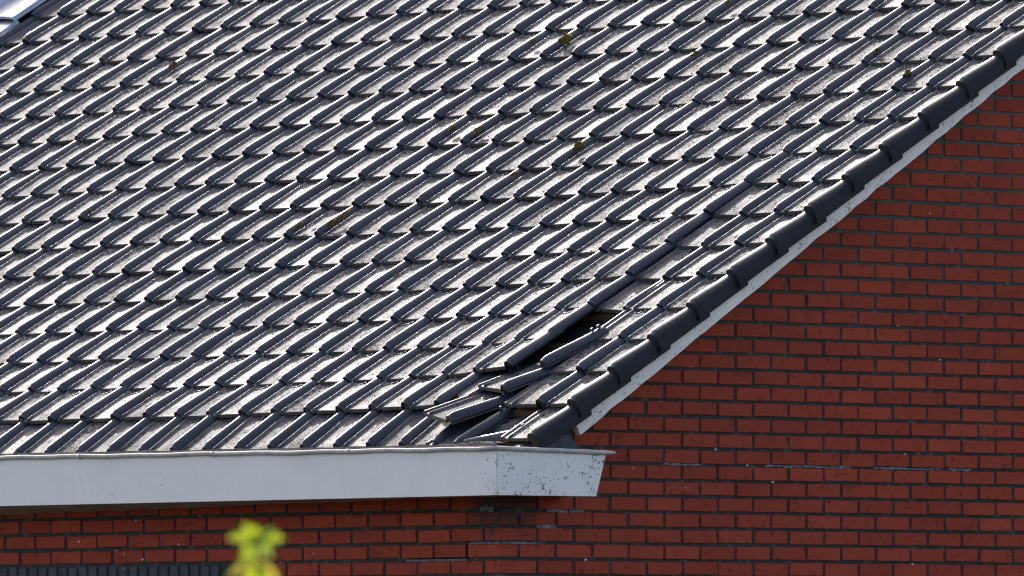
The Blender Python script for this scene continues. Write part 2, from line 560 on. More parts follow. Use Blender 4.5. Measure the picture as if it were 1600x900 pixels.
# ------------------------------------------------------------------ roof deck (structure of the roof part)
S0, S1 = -0.30, 5.2
X0, X1 = -9.2, 0.168
mb = MB()
def rbox(mb, x0, x1, s0, s1, h0, h1):
    i = len(mb.v)
    for h in (h0, h1):
        for x, s in ((x0, s0), (x1, s0), (x1, s1), (x0, s1)):
            mb.v.append(tuple(roofm(x, s, h)))
    mb.f += [(i, i + 3, i + 2, i + 1), (i + 4, i + 5, i + 6, i + 7), (i, i + 1, i + 5, i + 4), (i + 1, i + 2, i + 6, i + 5), (i + 2, i + 3, i + 7, i + 6), (i + 3, i, i + 4, i + 7)]
rbox(mb, X0, X1, S0, S1, -0.11, -0.076)
roof = mesh_obj('roof', mb.v, mb.f, M_DECK, house)
tag(roof, 'sloping roof of glossy black interlocking tiles with a gap near the verge')

LAST = 19
for r in range(0, LAST):
    mb = MB()
    s = (r - 1) * TG + 0.300
    rbox(mb, X0 + 0.01, X1 - 0.015, s, s + 0.045, -0.0755, -0.047)
    if r <= 4:
        mesh_obj('batten', mb.v, mb.f, M_WOOD, roof)
    elif r == 5:
        allb = mb
    else:
        k = len(allb.v)
        allb.v += mb.v
        allb.f += [tuple(q + k for q in f) for f in mb.f]
o = mesh_obj('hidden_battens', allb.v, allb.f, M_WOOD, roof)
tag(o, kind='stuff')

# ------------------------------------------------------------------ place tiles
SKIP = {(14, 3), (14, 1), (13, 1), (15, 0), (14, 0), (14, 2)}
def tile_pose(k, r):
    du, dv = poly(POLY_U, k, r), poly(POLY_V, k, r)
    dx = du / 241.0
    dh = -dv / 300.0
    ds = 0.0
    pit = rol = 0.0
    if r == 0:
        dx, dh = 0.014, -0.020
        pit = 0.080
    # raised, disturbed area round the gap
    dh += 0.026 * math.exp(-((k - 13.8) / 1.9) ** 2 - ((r - 1.6) / 1.25) ** 2) * (1 if r > 0 else 0.15) * (1 if k <= 13 else 0.5)
    if 2 <= r <= 8 and k in (12, 13):
        w = {2: 1.2, 3: 1.3, 4: 1.15, 5: 1.1, 6: 1.0, 7: 0.8, 8: 0.4}[r]
        dh += 0.021 * w * (1 if k == 13 else 0.35)
        rol -= 0.055 * w * (1 if k == 13 else 0.4)
    if r == 1 and k == 12:
        rol -= 0.04
    if 4 <= r <= 7 and k == 14:
        dh -= 0.008 * (1 - abs(r - 4) / 5)
        rol += 0.10 * (1 - (r - 4) / 5.5)
    if (k, r) == (15, 1):
        rol, dh = 0.035, dh - 0.010
    rs = random.Random(k * 131 + r * 7919)
    dx += rs.gauss(0, 0.0018)
    ds += rs.gauss(0, 0.0030)
    dh += rs.gauss(0, 0.0009)
    return dict(dx=dx, ds=ds, dh=dh, yaw=rs.gauss(0, 0.008), pit=pit + rs.gauss(0, 0.0060), rol=rol + rs.gauss(0, 0.010))

cells = []
for r in range(0, LAST):
    for k in range(-26, 16):
        if (k, r) in SKIP:
            continue
        u, v = project(roofpt(k, r + 0.5))
        inview = -30 < u < 1630 and -35 < v < 930
        d = (roofpt(k, r) - CAM).length
        if r > 13.6 and k < -20:
            continue     # under the coping and flashing
        if u < -330 or v < -160:
            continue
        cells.append((not inview, d, k, r))
cells.sort()
rest = []
for n, (out, d, k, r) in enumerate(cells):
    m = tile_matrix(k, r, **tile_pose(k, r))
    if n < 300 and not out:
        link('roof_tile', ME_TILE, roof, m)
    else:
        rest.append(m)
def join_instances(name, me, mats, parent):
    nv = len(me.vertices)
    co = np.empty(nv * 3)
    me.vertices.foreach_get('co', co)
    co = np.c_[co.reshape(-1, 3), np.ones(nv)]
    V = np.concatenate([(co @ np.array(m).T)[:, :3] for m in mats])
    faces = [tuple(p.vertices) for p in me.polygons]
    mi = [p.material_index for p in me.polygons]
    FF = [tuple(i + nv * t for i in f) for t in range(len(mats)) for f in faces]
    o = mesh_obj(name, V.tolist(), FF, list(me.materials), parent, True, mi * len(mats))
    return o
if rest:
    tag(join_instances('far_roof_tiles', ME_TILE, rest, roof), kind='stuff')

for r in range(0, LAST):
    ps = tile_pose(16, r)
    if r == 0:
        ps['dx'], ps['dh'], ps['pit'] = 0.0, 0.0, 0.0
    ps['rol'] *= 0.3
    ps['dh'] = ps['dh'] * 0.3 + 0.003
    link('verge_tile', ME_VERGE, roof, tile_matrix(VK, r, **ps))

# slipped tiles: things of their own, lying loose on the roof
def loose(name, me, k, r, h, yaw, pit, rol, label):
    o = link(name, me)
    o.matrix_world = tile_matrix(k, r, 0, 0, h, math.radians(yaw), math.radians(pit), math.radians(rol))
    tag(o, label, 'roof tile', 'tiles that have slipped out of their rows')
    return o
loose('loose_tile', ME_SHARD, 13.93, 2.06, 0.041, -11, -2, -2, 'uppermost slipped black tile, skewed right below the open gap')
loose('loose_tile', ME_LOOSE, 13.72, 1.27, 0.050, -14, -8, -2, 'middle slipped black tile with its nose tipped up, left of the verge')
loose('loose_tile', ME_LOOSE, 13.335, 0.27, 0.062, -15, -9, 3, 'lowest slipped black tile lying across the eaves row with its side ribs bare')
loose('broken_tile', ME_BROKEN, 12.72, 1.04, 0.016, -6, -2, 4, 'broken black tile whose snapped end shows orange clay')
loose('loose_tile', ME_LOOSE, 13.80, -0.10, -0.012, -4, 0, 0, 'eaves tile pushed sideways under the lowest slipped tile')
loose('loose_tile', ME_FALLEN, 13.80, -0.02, -0.030, -66, 2, -6, 'fallen tile lying in the gutter corner with its reddish end up')

# ------------------------------------------------------------------ moss
def clump(name, k, r, size, mat, elong=1.0, h=0.012):
    rs = random.Random(int(k * 100 + r * 1000))
    nu, nv = 12, 7
    v, f = [], []
    ph = [rs.uniform(0, 6.28) for _ in range(6)]
    for j in range(nv + 1):
        th = math.pi * 0.62 * j / nv
        for i in range(nu):
            a = 2 * math.pi * i / nu
            rad = 1 + 0.22 * math.sin(3 * a + ph[0] + 2 * th) + 0.16 * math.sin(5 * a + ph[1]) + 0.14 * math.sin(4 * th + ph[2] + a) + rs.uniform(-0.12, 0.12)
            v.append((size * rad * math.sin(th) * math.cos(a), size * elong * rad * math.sin(th) * math.sin(a), size * 0.75 * rad * math.cos(th) - 0.2 * size))
    for j in range(nv):
        for i in range(nu):
            a, b = j * nu + i, j * nu + (i + 1) % nu
            f.append((a, a + nu, b + nu, b))
    o = mesh_obj(name, v, f, mat, roof, True)
    m = Matrix((EX, SL, NN)).transposed().to_4x4()
    m.translation = roofpt(k, r, h)
    o.matrix_world = m
for k, r, s, mt, e in [(1.33, 13.45, 0.030, M_MOSS, 1.3), (-11.72, 13.5, 0.019, M_MOSSB, 1.3), (1.30, 10.42, 0.018, M_MOSS, 1.3), (2.29, 10.27, 0.022, M_MOSS, 1.2),
                       (6.33, 9.51, 0.024, M_MOSS, 1.3), (12.2, 12.29, 0.015, M_MOSS, 1.0), (14.08, 11.38, 0.020, M_MOSS, 1.4), (0.28, 13.44, 0.014, M_MOSS, 1.2),
                       (5.37, 8.63, 0.014, M_MOSSB, 1.5), (0.30, 8.61, 0.011, M_MOSS, 1.5), (1.33, 7.55, 0.014, M_MOSSB, 3.0), (1.28, 7.25, 0.019, M_MOSS, 1.4), (1.31, 7.4, 0.014, M_MOSSB, 2.2),
                       (0.27, 7.20, 0.014, M_MOSS, 2.0), (0.24, 7.5, 0.009, M_MOSS, 2.0), (-8.66, 9.65, 0.010, M_MOSS, 1.2), (-7.80, 8.15, 0.009, M_MOSS, 1.2), (2.29, 1.63, 0.011, M_MOSS, 1.4),
                       (8.43, 0.29, 0.010, M_MOSS, 1.4), (6.37, 12.58, 0.015, M_MOSS, 1.4), (5.3, 14.41, 0.014, M_MOSS, 1.2), (14.30, 6.53, 0.011, M_MOSSB, 1.0), (5.65, 5.32, 0.009, M_MOSSB, 1.6),
                       (9.3, 12.4, 0.008, M_MOSSB, 1.2), (-3.7, 11.5, 0.008, M_MOSS, 1.2)]:
    clump('moss_clump', k, r, s * 0.95, mt, e)

# ------------------------------------------------------------------ lead flashing and coping at the top left
mb = MB()
for n, (s0, s1, hh) in enumerate(((13.9, 15.72, 0.030), (15.62, 17.0, 0.042), (16.9, 18.4, 0.054))):
    i = len(mb.v)
    cols = [(-21.4, 0.085), (-21.05, 0.075), (-20.95, 0.02), (-20.6, 0.012), (-20.3, 0.010), (-20.03, 0.004), (-20.0, -0.022)]
    for s in (s0, s0 + 0.02, (s0 + s1) / 2, s1):
        for kx, h in cols:
            mb.v.append(tuple(roofpt(kx, s, hh + h - 0.02 * (s - s0) / (s1 - s0) - (0.012 if s == s0 else 0))))
    c = len(cols)
    for j in range(3):
        for q in range(c - 1):
            a = i + j * c + q
            mb.f.append((a, a + 1, a + c + 1, a + c))
mesh_obj('lead_flashing', mb.v, mb.f, M_LEAD, roof)
mb = MB()
rbox(mb, RO.x - 23.6 * TW, RO.x - 21.12 * TW, (13.9 - 1) * TG, 5.1, -0.05, 0.13)
mesh_obj('parapet_coping', mb.v, mb.f, M_COPING, roof)

# ------------------------------------------------------------------ verge board and soffit
mb = MB()
ns = 70
s0, s1 = (0.86 - 1) * TG, 5.15
for i in range(ns + 1):
    s = s0 + (s1 - s0) * i / ns
    jb = random.uniform(-0.0018, 0.0018) + (0.005 if random.random() < 0.10 else 0)
    jt = random.uniform(-0.001, 0.001)
    for x, h in ((0.172, -0.060), (0.203, -0.055 + jt), (0.205, -0.143 + jb), (0.174, -0.143 + jb)):
        mb.v.append(tuple(roofm(x, s, h)))
for i in range(ns):
    for j in range(4):
        a, b = i * 4 + j, i * 4 + (j + 1) % 4
        mb.f.append((a, a + 4, b + 4, b))
mb.f += [(0, 1, 2, 3), (ns * 4 + 3, ns * 4 + 2, ns * 4 + 1, ns * 4)]
vb = mesh_obj('verge_board', mb.v, mb.f, M_BOARD, house)
tag(vb, 'white painted verge board with flaking paint under the edge tiles')
# mortar tabs at the tile joints
for r in range(2, 15):
    mb = MB()
    w = random.uniform(0.008, 0.014)
    sb = (r - 1) * TG - 0.006
    rbox(mb, 0.2055, 0.216, sb - w - 0.03, sb + w * 0.6 - 0.03, -0.094, -0.074)
    mesh_obj('mortar_tab', mb.v, mb.f, M_BOARD, vb)
mb = MB()
rbox(mb, -0.02, 0.1715, 0.02, S1, -0.135, -0.115)
mesh_obj('verge_soffit', mb.v, mb.f, M_SOFFIT, house)

# ------------------------------------------------------------------ brick walls
BP, BH = 0.22, 0.0715334
J = 0.0078
def brick_mesh(name, lx, ly, lz, seed, mat):
    """box centred on the origin with chamfered, slightly uneven arrises"""
    rs = random.Random(seed)
    c = 0.0022
    hx, hy, hz = lx / 2, ly / 2, lz / 2
    v, idx = [], {}
    for sx in (-1, 1):
        for sy in (-1, 1):
            for sz in (-1, 1):
                jx, jy, jz = (rs.uniform(-0.0012, 0.0012) for _ in range(3))
                for ax in range(3):
                    p = [sx * (hx - c) + jx, sy * (hy - c) + jy, sz * (hz - c) + jz]
                    p[ax] += (sx, sy, sz)[ax] * c
                    idx[(sx, sy, sz, ax)] = len(v)
                    v.append(tuple(p))
    f = []
    def face(ids):
        # orient outwards
        a, b, d = (Vector(v[ids[q]]) for q in (0, 1, 2))
        nrm = (b - a).cross(d - a)
        cen = sum((Vector(v[q]) for q in ids), Vector()) / len(ids)
        f.append(tuple(ids) if nrm.dot(cen) > 0 else tuple(reversed(ids)))
    for ax in range(3):
        o1, o2 = [q for q in range(3) if q != ax]
        for s in (-1, 1):
            ids = []
            for t1, t2 in ((-1, -1), (1, -1), (1, 1), (-1, 1)):
                k = [0, 0, 0]
                k[ax], k[o1], k[o2] = s, t1, t2
                ids.append(idx[(*k, ax)])
            face(ids)
        for t1 in (-1, 1):
            for t2 in (-1, 1):
                ka, kb = [0, 0, 0], [0, 0, 0]
                ka[ax], kb[ax] = -1, 1
                for k in (ka, kb):
                    k[o1], k[o2] = t1, t2
                face([idx[(*ka, o1)], idx[(*kb, o1)], idx[(*kb, o2)], idx[(*ka, o2)]])
    for sx in (-1, 1):
        for sy in (-1, 1):
            for sz in (-1, 1):
                face([idx[(sx, sy, sz, q)] for q in range(3)])
    me = bpy.data.meshes.new(name)
    me.from_pydata(v, [], f)
    me.materials.append(mat)
    me.update()
    return me
DEP = 0.10
G_STR = [brick_mesh('brick', DEP, BP - 2 * J, BH - 2 * J, s, M_BRICK) for s in range(5)]
G_HALF = [brick_mesh('brick', DEP, BP / 2 - 2 * J, BH - 2 * J, s + 9, M_BRICK) for s in range(3)]
L_STR = [brick_mesh('brick', BP - 2 * J, DEP, BH - 2 * J, s + 20, M_BRICK) for s in range(5)]
L_HALF = [brick_mesh('brick', BP / 2 - 2 * J, DEP, BH - 2 * J, s + 30, M_BRICK) for s in range(3)]
C_G = [brick_mesh('brick', BP / 2 - J, BP - J, BH - 2 * J, s + 40, M_BRICK) for s in range(3)]
C_L = [brick_mesh('brick', BP - J, BP / 2 - J, BH - 2 * J, s + 50, M_BRICK) for s in range(3)]
SOLD = [brick_mesh('soldier_brick', BH - 2 * J, DEP, 3 * BH - 2 * J, s + 60, M_SOLD) for s in range(3)]

GROUND_Z = -3.35
GE, LE = 6.2, -8.0
REC = 0.007
# mortar cores: gable as a pentagon prism under the roof, eaves wall as a slab
def roof_z(y, h):
    # z on the roof plane offset by h at a given y
    s = (y - RO.y - NN.y * h) / SL.y
    return RO.z + SL.z * s + NN.z * h
gx0, gx1 = -0.28, -REC
gy0, gy1 = REC, 5.0
prof = [(gy0, GROUND_Z), (gy1, GROUND_Z), (gy1, roof_z(gy1, -0.14)), (gy0, roof_z(gy0, -0.14))]
v = [(gx0, y, z) for y, z in prof] + [(gx1, y, z) for y, z in prof]
f = [(3, 2, 1, 0), (4, 5, 6, 7), (0, 1, 5, 4), (1, 2, 6, 5), (2, 3, 7, 6), (3, 0, 4, 7)]
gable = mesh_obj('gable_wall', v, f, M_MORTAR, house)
tag(gable, 'red brick gable wall with dark mortar joints right of the gutter')
mb = MB()
mb.box((LE, REC, GROUND_Z), (gx0 - 0.002, 0.28, 0.36))
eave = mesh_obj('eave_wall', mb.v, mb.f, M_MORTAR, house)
tag(eave, 'red brick wall in shade under the white gutter')

rest_g, rest_l = [], []
def put(meshes, c, parent, seed, rest):
    rs = random.Random(seed)
    me = meshes[rs.randrange(len(meshes))]
    m = Matrix.Rotation(rs.gauss(0, 0.003), 4, (1, 0, 0) if parent is gable else (0, 1, 0))
    px = rs.gauss(0, 0.0012)
    c = Vector(c) + (Vector((px, rs.gauss(0, 0.0012), rs.gauss(0, 0.0010))) if parent is gable else Vector((rs.gauss(0, 0.0012), px, rs.gauss(0, 0.0010))))
    m.translation = c
    u, w = project(c)
    if -25 < u < 1625 and w < 912:
        link('brick', me, parent, m)
    else:
        rest.append((me, m))
for i in range(-46, 38):
    zc = (i + 0.5) * BH
    odd = i % 2 != 0
    # corner brick
    if zc < 0.45:
        if odd:
            put(C_G, (-(BP / 2 - J) / 2, (BP - J) / 2, zc), gable, i * 17, rest_g)
        else:
            put(C_L, (-(BP - J) / 2, (BP / 2 - J) / 2, zc), gable, i * 17, rest_g)
    n = 0
    y = BP if odd else BP / 2
    while y + BP < 4.9:
        top = roof_z(y, -0.15)
        if zc + BH / 2 < top:
            put(G_STR, (-DEP / 2, y + BP / 2, zc), gable, i * 1000 + n, rest_g)
        elif zc + BH / 2 < roof_z(y + BP / 2, -0.15):
            put(G_HALF, (-DEP / 2, y + BP * 0.75, zc), gable, i * 1000 + n, rest_g)
        n += 1
        y += BP
    if zc < 0.32:
        x = -BP / 2 if odd else -BP
        n = 0
        while x - BP > -6.6:
            if -3 <= i <= -1 and x - BP < -1.80:
                if x > -1.80 and x - BP < -1.80 and x - BP / 2 > -1.90:
                    put(L_HALF, (x - BP / 4, DEP / 2, zc), eave, i * 3000 + n, rest_l)
            else:
                put(L_STR, (x - BP / 2, DEP / 2, zc), eave, i * 3000 + n, rest_l)
            x -= BP
            n += 1
xs = -1.885
n = 0
while xs > -6.4:
    rs = random.Random(n + 5)
    m = Matrix.Translation((xs - BH / 2, DEP / 2 + rs.gauss(0, 0.001), -1.5 * BH + rs.gauss(0, 0.001)))
    u, w = project((xs, 0, -0.03))
    if u > -20:
        link('soldier_brick', SOLD[n % 3], eave, m)
    else:
        rest_l.append((SOLD[n % 3], m))
    xs -= BH
    n += 1
def join_mixed(name, items, parent):
    V, FF, mats, mi = [], [], [], []
    for me, m in items:
        k = len(V)
        V += [tuple(m @ q.co) for q in me.vertices]
        mt = me.materials[0]
        if mt not in mats:
            mats.append(mt)
        q = mats.index(mt)
        for p in me.polygons:
            FF.append(tuple(a + k for a in p.vertices))
            mi.append(q)
    o = mesh_obj(name, V, FF, mats, parent, False, mi)
    tag(o, kind='stuff')
join_mixed('outer_bricks', rest_g, gable)
join_mixed('outer_bricks', rest_l, eave)

# repair mortar strips and crack at the corner
def strip_g(name, y0, y1, z0, z1, mat, parent=gable, d=0.0, n=10, jag=0.003):
    v, f = [], []
    for i in range(n + 1):
        y = y0 + (y1 - y0) * i / n
        a, b = random.uniform(-jag, jag), random.uniform(-jag, jag)
        v += [(-REC - 0.004, y, z0 + a), (-REC - 0.004, y, z1 + b), (-REC + d, y, z0 + a), (-REC + d, y, z1 + b)]
    for i in range(n):
        k = i * 4
        f += [(k + 2, k + 6, k + 7, k + 3), (k, k + 2, k + 3, k + 1)[::-1] if i == 0 else (k + 1, k + 3, k + 7, k + 5), (k, k + 4, k + 6, k + 2)]
    return mesh_obj(name, v, f, mat, parent)
def strip_l(name, x0, x1, z0, z1, mat, d=0.0, n=10, jag=0.003):
    v, f = [], []
    for i in range(n + 1):
        x = x0 + (x1 - x0) * i / n
        a, b = random.uniform(-jag, jag), random.uniform(-jag, jag)
        v += [(x, REC + 0.004, z0 + a), (x, REC + 0.004, z1 + b), (x, REC - d, z0 + a), (x, REC - d, z1 + b)]
    for i in range(n):
        k = i * 4
        f += [(k + 2, k + 6, k + 7, k + 3), (k + 1, k + 3, k + 7, k + 5), (k, k + 4, k + 6, k + 2)]
    return mesh_obj(name, v, f, mat, eave)
bz = lambda b: b * BH
for y0, y1 in ((0.98, 1.22), (1.62, 2.15), (2.30, 2.72), (2.78, 2.92)):
    strip_g('repair_mortar', y0, y1, bz(6) - 0.004, bz(6) + 0.0045, M_REPAIR, d=0.0065, n=26, jag=0.0034)
strip_g('repair_mortar', 0.28, 0.40, bz(4) - 0.008, bz(4) + 0.004, M_REPAIR, d=0.0085, jag=0.003)
strip_g('repair_mortar', 0.41, 0.50, bz(3) - 0.006, bz(3) + 0.006, M_REPAIR, d=0.008)
strip_g('repair_mortar', 0.28, 0.40, bz(3) - 0.007, bz(3) + 0.007, M_REPAIR, d=0.008)
strip_g('repair_mortar', 0.22, 0.33, bz(2) - 0.007, bz(2) + 0.009, M_REPAIR, d=0.0085)
strip_g('repair_mortar', 0.005, 0.24, bz(1) - 0.005, bz(1) + 0.006, M_REPAIR, d=0.0085, jag=0.001)
strip_l('repair_mortar', -0.20, -0.002, bz(1) - 0.005, bz(1) + 0.006, M_REPAIR, d=0.0085, jag=0.001)
strip_l('repair_mortar', -0.62, -0.22, bz(0) - 0.007, bz(0) + 0.003, M_REPAIR, d=0.008, jag=0.001)
strip_l('mortar_smear', -0.13, -0.04, bz(3) - 0.004, bz(3) + 0.020, M_REPAIR, d=0.0095, jag=0.008)
strip_l('crack', -0.62, -0.225, bz(0) + 0.003, bz(0) + 0.0075, M_CRACK, d=0.0085, jag=0.0008)
strip_l('crack', -0.226, -0.219, bz(0) + 0.004, bz(1) - 0.004, M_CRACK, d=0.0085, n=2, jag=0.001)
strip_l('crack', -0.225, -0.004, bz(1) + 0.005, bz(1) + 0.0085, M_CRACK, d=0.009, jag=0.0006)
strip_g('crack', 0.004, 0.20, bz(1) + 0.005, bz(1) + 0.008, M_CRACK, d=0.009, jag=0.0006)
# tiny pale specks on the wall
mb = MB()
for _ in range(30):
    y, z = random.uniform(0.05, 3.3), random.uniform(-0.1, 2.2)
    if random.random() < 0.6:
        z = round(z / BH) * BH + random.uniform(-0.006, 0.006)
    if z > roof_z(y, -0.3):
        continue
    s = random.uniform(0.001, 0.0032)
    mb.box((-REC, y - s, z - s), (0.0025, y + s, z + s * random.uniform(0.6, 2)))
for _ in range(16):
    x, z = random.uniform(-3.2, -0.05), random.uniform(-0.02, 0.25)
    s = random.uniform(0.001, 0.0026)
    mb.box((x - s, -0.0025, z - s), (x + s, REC, z + s * random.uniform(1, 3.5)))
o = mesh_obj('pale_specks', mb.v, mb.f, M_SPECK, gable)
tag(o, kind='stuff')

# ------------------------------------------------------------------ gutter
GT, GB = 0.268, 0.228        # face distance from the walls at top and bottom
ZB = 0.275
CX, CY = GT, -GT + 0.006
def ztop(x):                 # the rim sags towards the corner
    return 0.4865 + 0.016 * min(max((-x - 0.2) / 2.8, 0), 1)
ptsf = [(-6.5 + (CX + 6.5) * i / 46) for i in range(47)]
v, f = [], []
wob = [random.uniform(-0.0012, 0.0012) for _ in ptsf]
rows = 5
for i, x in enumerate(ptsf):
    for q in range(rows):
        t = q / (rows - 1)
        yy = -GB + (-GT + GB) * t + wob[i] * math.sin(t * 3.14)
        xx = x if i < len(ptsf) - 1 else (GB + (GT - GB) * t)
        v.append((xx, yy, ZB + (ztop(x) - 0.006 - ZB) * t))
n0 = len(ptsf)
retn = 10
yend_t, yend_b = 0.388, 0.362
for i in range(retn + 1):
    for q in range(rows):
        t = q / (rows - 1)
        yb = -GB + (yend_b + GB) * i / retn
        yt = -GT + (yend_t + GT) * i / retn
        v.append((GB + (GT - GB) * t + 0.0008, yb + (yt - yb) * t, ZB + 0.001 * i / retn + (0.4795 - ZB - 0.008 * i / retn) * t))
for i in range(n0 - 1):
    for q in range(rows - 1):
        a = i * rows + q
        f.append((a, a + rows, a + rows + 1, a + 1))
for i in range(retn):
    for q in range(rows - 1):
        a = (n0 + i) * rows + q
        f.append((a, a + rows, a + rows + 1, a + 1))
# end plate and bottom edge thickness
k = len(v)
a0 = (n0 + retn) * rows
v += [(-0.0, yend_b - 0.002, ZB), (-0.0, yend_t - 0.002, 0.47)]
f.append((a0, k, k + 1, a0 + rows - 1))
# inner faces giving the boards a thickness
gutter = mesh_obj('gutter', v, f, M_PAINT, house)
tag(gutter, 'white painted box gutter with peeling paint at its corner return')
# soffit under the boards, dropping ragged towards the wall on the left
v, f = [], []
nsf = 90
for i in range(nsf + 1):
    x = -6.5 + (GB - 0.004 + 6.5) * i / nsf
    drop = 0.034 * min(max((-x - 0.25) / 2.9, 0), 1.3)
    rag = random.uniform(-0.003, 0.003) + (random.uniform(0, 0.008) if random.random() < 0.2 else 0)
    v += [(x, -GB + 0.002, ZB + 0.001), (x, -GB + 0.002, ZB - 0.001), (x, -0.012, ZB - drop + (rag if drop > 0.003 else 0)), (x, 0.012, ZB + 0.004)]
for i in range(nsf):
    for q in range(3):
        a = i * 4 + q
        f.append((a, a + 1, a + 5, a + 4))
mesh_obj('soffit_board', v, f, M_SOFFIT, gutter)
mb = MB()
mb.box((0.003, -GB + 0.004, ZB + 0.002), (GB - 0.003, yend_b - 0.006, ZB + 0.014))
mesh_obj('soffit_board', mb.v, mb.f, M_SOFFIT, gutter)
# trough lining
mb = MB()
mb.box((-6.5, -GT + 0.012, 0.440), (GT - 0.012, 0.03, 0.448))
mb.box((0.002, 0.031, 0.438), (GT - 0.012, yend_t - 0.02, 0.446))
mesh_obj('gutter_lining', mb.v, mb.f, M_ZINC, gutter)
# rounded rim
mb = MB()
path = [(x, -GT - 0.004, ztop(x) - 0.008) for x in np.linspace(-6.5, CX + 0.004, 60)]
path2 = [(GT + 0.005, y, 0.4785 - 0.010 * (y + GT) / (yend_t + GT)) for y in np.linspace(-GT - 0.004, yend_t + 0.040, 14)]
rimwob = lambda i: 0.0016 * math.sin(i * 1.7) + 0.001 * math.sin(i * 0.63)
def ring_front(p, i):
    out = []
    for q in range(10):
        a = 2 * math.pi * q / 10
        rr = 0.0105
        out.append((p[0] + (rr * math.cos(a) if i == len(path) - 1 else 0), p[1] - rr * math.cos(a) + rimwob(i) * 0.5, p[2] + rr * math.sin(a) + rimwob(i)))
    return out
def ring_side(p, i):
    out = []
    last = i == len(path2) - 1
    for q in range(10):
        a = 2 * math.pi * q / 10
        rr = 0.0105 * (0.6 if last else 1)
        out.append((p[0] + rr * math.cos(a), p[1] - (rr * math.cos(a) if i == 0 else 0) + (0.006 if last else 0), p[2] + rr * math.sin(a) + 0.0006 * math.sin(i * 2.1)))
    return out
mb.sweep(ring_front, path)
mb.sweep(ring_side, path2)
mesh_obj('rim', mb.v, mb.f, M_RIM, gutter, True)
for jx in (-2.55, -1.62, -0.70):
    mb = MB()
    jp = [(jx + t, -GT - 0.004, ztop(jx) - 0.008) for t in (-0.012, -0.010, 0.010, 0.012)]
    mb.sweep(lambda p, i: [(p[0], p[1] - (0.0122 if 0 < i < 3 else 0.0100) * math.cos(2 * math.pi * q / 10), p[2] + (0.0122 if 0 < i < 3 else 0.0100) * math.sin(2 * math.pi * q / 10)) for q in range(10)], jp)
    mesh_obj('rim_joint', mb.v, mb.f, M_RIM, gutter, True)
# folded zinc lip just above the rim
v, f = [], []
for i, x in enumerate(np.linspace(-6.5, GT - 0.004, 80)):
    w = 0.0012 * math.sin(i * 0.9) + random.uniform(-0.0008, 0.0008)
    v += [(x, -GT + 0.008, ztop(x) - 0.004), (x, -GT + 0.010, ztop(x) + 0.0125 + w), (x, -GT + 0.020, ztop(x) + 0.0128 + w), (x, -GT + 0.022, ztop(x) - 0.02)]
for i in range(79):
    for q in range(3):
        a = i * 4 + q
        f.append((a, a + 4, a + 5, a + 1))
mesh_obj('zinc_lip', v, f, M_ZINC, gutter)
# debris heap caught in the corner
v, f = [], []
nd = 60
for i in range(nd + 1):
    x = -0.62 + 0.86 * i / nd
    hh = 0.012 * math.exp(-((x - 0.12) / 0.22) ** 2) + 0.009
    for q, (y, z) in enumerate(((-GT + 0.024, -0.02), (-GT + 0.035, 1), (-GT + 0.07, 1.1), (-GT + 0.13, 0.6), (-GT + 0.16, -0.03))):
        zz = ztop(x) + (hh * z + random.uniform(-0.0025, 0.0035) if z > 0 else z)
        v.append((x + random.uniform(-0.003, 0.003), y + random.uniform(-0.004, 0.004), zz))
for i in range(nd):
    for q in range(4):
        a = i * 5 + q
        f.append((a, a + 5, a + 6, a + 1))
tag(mesh_obj('gutter_debris', v, f, M_DEBRIS, gutter), kind='stuff')
# dark lead tray closing the foot of the verge
v = [(0.03, 0.02, 0.47), (0.19, 0.02, 0.47), (0.19, 0.31, 0.47), (0.03, 0.31, 0.47), (0.03, 0.06, 0.50), (0.19, 0.06, 0.50), (0.19, 0.235, 0.552), (0.03, 0.235, 0.552)]
f = [(0, 3, 2, 1), (4, 5, 6, 7), (0, 1, 5, 4), (1, 2, 6, 5), (2, 3, 7, 6), (3, 0, 4, 7)]
mesh_obj('lead_tray', v, f, M_DARKLEAD, gutter)

# ------------------------------------------------------------------ ground
gv = [(-1500, -1500, GROUND_Z), (1500, -1500, GROUND_Z), (1500, 1500, GROUND_Z), (-1500, 1500, GROUND_Z)]
g = mesh_obj('ground', gv, [(0, 1, 2, 3)], M_GROUND)
tag(g, kind='structure')

# ------------------------------------------------------------------ young tree in the foreground
def leaf_mat(name, col, tr):
    N = NT(name)
    r = N.rnd()
    c = N.mix(N.ramp(N.noise(N.pos(), 25, 2), 0.35, 0.65), col, tuple(q * 0.6 for q in col))
    N.set('Base Color', c)
    N.set('Roughness', 0.4)
    t = N.n('ShaderNodeBsdfTranslucent')
    t.inputs[0].default_value = (*tr, 1)
    mx = N.n('ShaderNodeMixShader')
    mx.inputs[0].default_value = 0.5
    N.l(N.b.outputs[0], mx.inputs[1])
    N.l(t.outputs[0], mx.inputs[2])
    N.l(mx.outputs[0], N.out.inputs[0])
    return N.m
M_LEAF = leaf_mat('young_green_leaf', (0.10, 0.16, 0.012), (0.26, 0.33, 0.015))
M_LEAFD = leaf_mat('deep_green_leaf', (0.05, 0.10, 0.02), (0.16, 0.22, 0.03))
M_LEAFO = leaf_mat('bronze_leaf', (0.12, 0.12, 0.02), (0.30, 0.27, 0.03))
M_BARK = make_plain('grey_bark', (0.08, 0.065, 0.05), (0.16, 0.13, 0.10), 0.9, 40, 0.2)
_ray = F + RV * ((400 - 800) / FPX) - UV * ((850 - 450) / FPX)
TREE_D = 20.0
TIP = CAM + _ray * TREE_D
tree = link('sapling', None)
tree.location = (TIP.x, TIP.y, GROUND_Z)
bpy.context.view_layer.update()
tag(tree, 'yellow green leafy top of a young tree, blurred in front of the wall', 'tree')
PX = TREE_D / FPX
def tw(u, v, d=0.0):      # offset inside the crown tip, metres right / up / towards the camera
    return TIP + RV * ((u - 400) * PX) - UV * ((v - 850) * PX) - F * d
